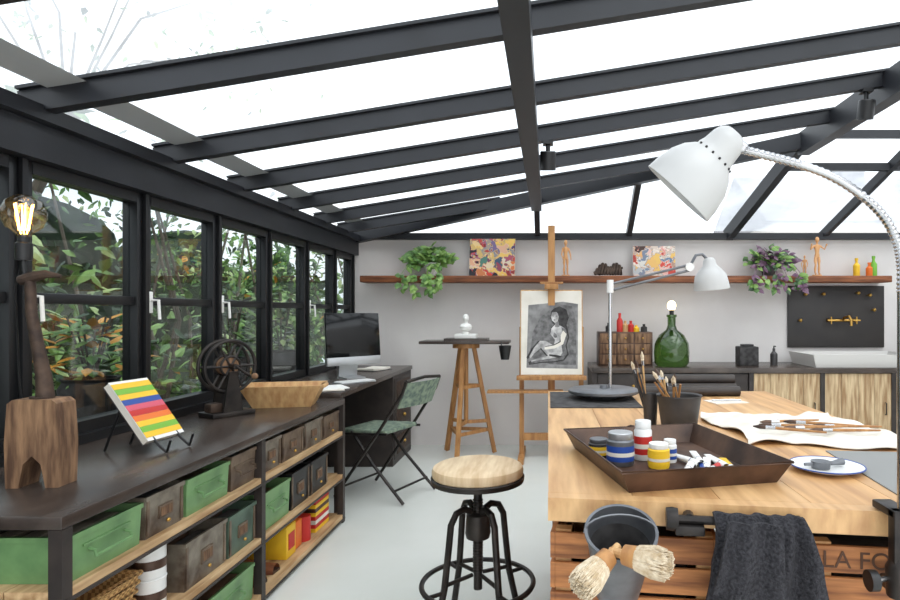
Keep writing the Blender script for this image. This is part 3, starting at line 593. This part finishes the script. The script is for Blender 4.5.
# towel & clamp
o=B('bench_vice_bar',T(.36,1.225,.845,0,0,-7.7)); o.tube([(-.10,0,0),(.155,0,0)],.009,M_blackm); o.lathe([(0,-.012),(.022,-.012),(.024,0),(.022,.012),(0,.012)],M_blackm,T(-.105,0,0,0,90,0)); o.tube([(-.07,0,0),(-.07,.022,.0),(-.07,.03,.0)],.012,M_blackm); o.box(-.10,-.04,-.02,.03,-.028,-.008,M_blackm,bev=.004); o.tube([(.15,0,0),(.15,.03,0)],.010,M_blackm); o.done()
o=B('charcoal_hand_towel')
def tw_(u,v):
    w0=.085+.028*min(1,v*3); xc=.42+.01*math.sin(v*3); x=xc+(u-.5)*2*w0+.012*math.sin(v*5+u*3)
    L=.275*(1-.12*u); z=.864-L*v
    y=fy(x)-.062-.012*min(1,v*5)+.013*math.sin(u*17+v*1.5)*min(1,.3+v)+.006*math.sin(u*31+v*4)
    if v<.08: y+=.02*(1-v/.08)
    return (x,y,z)
o.grid(tw_,48,40,M_towel,th=(0,.012,0)); 
def tw2(u,v):
    x=.35+.10*u; return (x-.03*v*(1-u),fy(x)-.088-.01*math.sin(v*3.1)+.008*math.sin(u*12),.862-.14*v-.04*v*u)
o.grid(tw2,20,16,M_towel,th=(0,.008,0)); o.done()
# ---------------- gooseneck lamp
o=B('gooseneck_desk_lamp'); PX,PY=.686,1.165
o.tube([(PX,PY,.74),(PX,PY,1.32)],.0075,M_chrome,14); 
gp=[(PX,PY,1.31),(PX,PY,1.36),(.678,PY,1.405),(.655,PY,1.452),(.613,PY,1.495),(.555,PY,1.533),(.49,PY,1.558),(.43,PY,1.574),(.375,PY,1.588)]
sp=[]
for i in range(len(gp)-1):
    p0=Vector(gp[max(0,i-1)]);p1=Vector(gp[i]);p2=Vector(gp[i+1]);p3=Vector(gp[min(len(gp)-1,i+2)])
    for t in [k/12 for k in range(12)]: sp.append(.5*((2*p1)+(p2-p0)*t+(2*p0-5*p1+4*p2-p3)*t*t+(3*p1-p0-3*p2+p3)*t**3))
sp.append(Vector(gp[-1]))
o.tube(sp,[.0092 if i%2 else .0074 for i in range(len(sp))],M_chrome,12)
d=Vector((-.66,.22,-.70)).normalized(); q=Vector((0,0,1)).rotation_difference(d); LM=Matrix.Translation((.362,PY,1.617))@q.to_matrix().to_4x4()@Matrix.Scale(.93,4)
M_lshade=mat('lamp_shade_enamel',(190,190,189),.3)
o.lathe([(0,-.005),(.022,-.003),(.033,.006),(.038,.02),(.041,.045),(.047,.062),(.064,.080),(.077,.105),(.085,.14),(.087,.165),(.084,.165),(.076,.115),(.063,.085),(.038,.055),(.03,.02),(0,.015)],M_lshade,LM,40)
for k in range(16):
    a=k*math.pi/8; o.ball((.0475*math.cos(a),.0475*math.sin(a),.061),.003,M_char,seg=6,L=LM)
o.ball((0,0,.10),.028,M_whitem,(1,1,1.3),L=LM); o.tube([(.38,PY,1.587),(.365,PY,1.60)],.013,M_chrome,12)
o.lathe([(0,.72),(.026,.72),(.028,.735),(.028,.775),(.02,.79),(.012,.80),(0,.80)],M_blackm,T(PX,PY,0)); 
o.box(PX-.022,PX+.022,PY-.015,PY+.04,.725,.75,M_blackm,bev=.004); o.box(PX-.02,PX+.02,PY-.012,PY+.012,.74,.888,M_blackm,bev=.003); o.box(PX-.02,PX+.02,PY-.01,PY+.07,.872,.888,M_blackm,bev=.003)
o.tube([(PX-.03,PY,.755),(PX-.06,PY-.01,.755)],.006,M_chrome); o.lathe([(0,-.008),(.02,-.008),(.02,.008),(0,.008)],M_black,T(PX-.062,PY-.01,.755,0,90,0)); o.done()
# ---------------- bench items
o=B('rusty_steel_tray',T(.310,1.595,TZ,0,0,13)); o.tray(.37,.45,.42,.50,.052,.003,M_rust); 
o.tube([(-.21,-.25,.052),(.21,-.25,.052),(.21,.25,.052),(-.21,.25,.052)],.0035,M_rust,6,True)
o.ring((0,.25,.035),.02,.003,M_rusti,12,'y'); o.done()
def jar(x,y,r_,h,body,lab,lid,name='paint_jar',z=TZ+.0035):
    o=B(name,T(x,y,z,0,0,R.uniform(0,90))); o.lathe([(0,0),(r_*.95,0),(r_,.004),(r_,h*.74),(r_*.85,h*.8),(r_*.8,h*.82),(0,h*.82)],body); o.lathe([(r_*1.01,h*.15),(r_*1.012,h*.16),(r_*1.012,h*.6),(r_*1.01,h*.61)],lab); o.lathe([(0,h*.8),(r_*.88,h*.8),(r_*.9,h*.82),(r_*.9,h*.98),(r_*.86,h),(0,h)],lid); o.lathe([(r_*1.02,h*.3),(r_*1.02,h*.42)],M_paper); o.done()
jar(.19,1.575,.036,.085,M_galv,M_blue,M_alu); jar(.258,1.63,.024,.105,M_white,M_red,M_white); jar(.285,1.545,.028,.062,M_yellow,M_yellow,M_whitem); jar(.325,1.60,.018,.06,M_white,M_blue,M_white); jar(.14,1.66,.028,.05,M_zinc,M_yellow,M_galv)
for x,y,a,m in ((.36,1.52,70,M_whitem),(.39,1.50,80,M_blue),(.41,1.55,75,M_whitem),(.43,1.52,60,M_red),(.36,1.60,110,M_whitem),(.44,1.58,95,M_whitem),(.40,1.62,85,M_whitem),(.46,1.54,85,M_yellow)):
    L=T(x,y,TZ+.0135,0,0,a-90); o=B('paint_tube',L); o.lathe([(0,.028),(.006,.028),(.006,.04),(.0095,.042),(.010,.06),(.010,.08)],M_whitem,T(rx=90),12); o.grid(lambda u,v:(.010*math.cos(2*math.pi*u),-.08+.10*v+.0,.010*math.sin(2*math.pi*u)*(1-.9*v)),12,4,m,T(y=.04)); o.lathe([(0,.025),(.008,.025),(.008,.04),(0,.04)],m if m!=M_whitem else M_blue,T(rx=90,y=0),12); o.done()
def pot(x,y,r_,h,m,n_,name,spread,L_):
    o=B(name,T(x,y,TZ)); o.lathe([(0,0),(r_*.78,0),(r_,h),(r_*1.04,h),(r_*1.04,h+.005),(r_*.95,h),(r_*.74,.005),(0,.005)],m)
    for i in range(n_):
        a=R.uniform(0,6.28); bx,by=r_*.4*math.cos(a+2.5),r_*.4*math.sin(a+2.5); l=L_*R.uniform(.7,1.1); tx=r_*.7*math.cos(a)+spread[0]*l*R.uniform(.3,1.2); ty=r_*.7*math.sin(a)
        e=Vector((tx,ty,h+l)); b_=Vector((bx,by,.01)); k=h/(h+l); mid=b_.lerp(e,k)
        if math.hypot(mid.x,mid.y)>r_*.8: e.x*=.75
        o.tube([b_,b_.lerp(e,.8)],.0035,R.choice([M_woodl,M_woodl,M_woodm,M_char,M_woodm]),6); t0=b_.lerp(e,.8)
        if R.random()<.6: o.tube([t0,b_.lerp(e,.87)],.005,M_chrome,6); o.tube([b_.lerp(e,.87),b_.lerp(e,.94),e],[.006,.007,.001],R.choice([M_bris,M_rust,M_bris]),6)
    o.done()
pot(.45,2.06,.075,.115,M_zinc,14,'brush_bucket',(-1.0,0),.09); pot(.365,2.14,.028,.11,M_zinc,7,'brush_cup',(-.8,0),.16)
# cloth with brushes
o=B('crumpled_drawing_cloth')
def cl(u,v):
    x=.60+.50*u+.03*math.sin(v*6); y=1.80+.52*v+.03*math.sin(u*7)-.1*u*(1-v)*.6
    return (x,y,TZ+.007+.014*abs(math.sin(u*11+v*5)*math.cos(v*9-u*3))+.004*math.sin(u*37)*math.sin(v*29))
o.grid(cl,40,40,M_paper,th=(0,0,-.003)); o.done()
for k,(x,y,a) in enumerate(((.80,1.98,80),(.86,1.95,96),(.90,2.02,70),(.76,1.92,62),(.97,1.97,85),(.82,2.06,100),(.93,1.90,88))):
    o=B('paint_brush',T(x,y,TZ+.029,0,0,a)); o.tube([(0,-.12,0),(0,-.02,0),(0,.03,0)],[.003,.005,.0045],M_woodm,8); o.tube([(0,.03,0),(0,.06,0)],.006,M_chrome,8); o.tube([(0,.06,0),(0,.08,0),(0,.10,0)],[.006,.007,.002],M_rust,8); o.done()
o=B('enamel_plate',T(.708,1.525,TZ)); o.lathe([(0,0),(.05,0),(.06,.003),(.088,.012),(.09,.014),(.088,.015),(.058,.006),(0,.004)],M_white,seg=36); o.ring((0,0,.0145),.089,.0018,M_blue,36)
o.tube([(-.06,-.01,.018),(.02,.01,.016),(.05,.02,.018)],[.004,.006,.01],M_galv,8); o.lathe([(0,0),(.022,0),(.024,.018),(.020,.018),(0,.006)],M_galv,T(-.015,.0,.006)); o.done()
B('grey_cutting_mat',T(.95,1.47,TZ,0,0,-5)).box(-.17,.14,-.27,.25,0,.003,M_greyp).done()
B('black_cutting_mat').box(.01,.40,2.52,3.02,TZ,TZ+.004,M_char).done()
B('paper_note',T(.80,2.70,TZ,0,0,15)).box(-.08,.08,-.06,.06,0,.003,M_paper).tube([(-.06,.02,.007),(.07,-.01,.007)],.004,M_chrome,6).done()
o=B('dark_leather_rolls',T(.70,2.94,TZ,0,0,0))
for k,(y,z_,r_) in enumerate(((0,.0285,.028),(.06,.0265,.026),(-.055,.0245,.024),(.03,.072,.024))): 
    o.tube([(-.24,y,z_),(.22,y,z_)],r_,M_cfr,14); o.tube([(-.245,y,z_),(-.24,y,z_)],r_*.6,M_grey,10)
o.done()
# articulated lamp
o=B('articulated_table_lamp',T(.26,2.80,TZ+.0042)); 
o.lathe([(0,0),(.06,0),(.07,.016),(.155,.022),(.165,.028),(.165,.038),(.155,.044),(.02,.046),(.016,.06),(0,.06)],M_galv,seg=44)
o.tube([(.03,0,.045),(.03,0,.53)],.008,M_chrome,12); o.lathe([(0,.49),(.016,.49),(.016,.55),(0,.55)],M_white,T(.03,0,0))
o.tube([(.03,0,.53),(.40,0,.62)],.006,M_galv,8); o.tube([(.03,0,.50),(.40,0,.595)],.006,M_galv,8); o.tube([(.40,-.012,.61),(.40,.012,.61)],.02,M_white,12)
o.tube([(.40,0,.61),(.43,0,.665),(.46,0,.67),(.49,0,.64)],.007,M_galv,8)
LA=T(.492,0,.645,180+4,-6,0,.93); o.lathe([(0,-.01),(.02,-.008),(.03,.005),(.035,.03),(.055,.05),(.078,.08),(.087,.125),(.09,.15),(.087,.15),(.074,.08),(.05,.055),(.03,.03),(0,.01)],M_lshade,LA,36); o.ball((0,0,.11),.034,M_glow,L=LA); o.done()
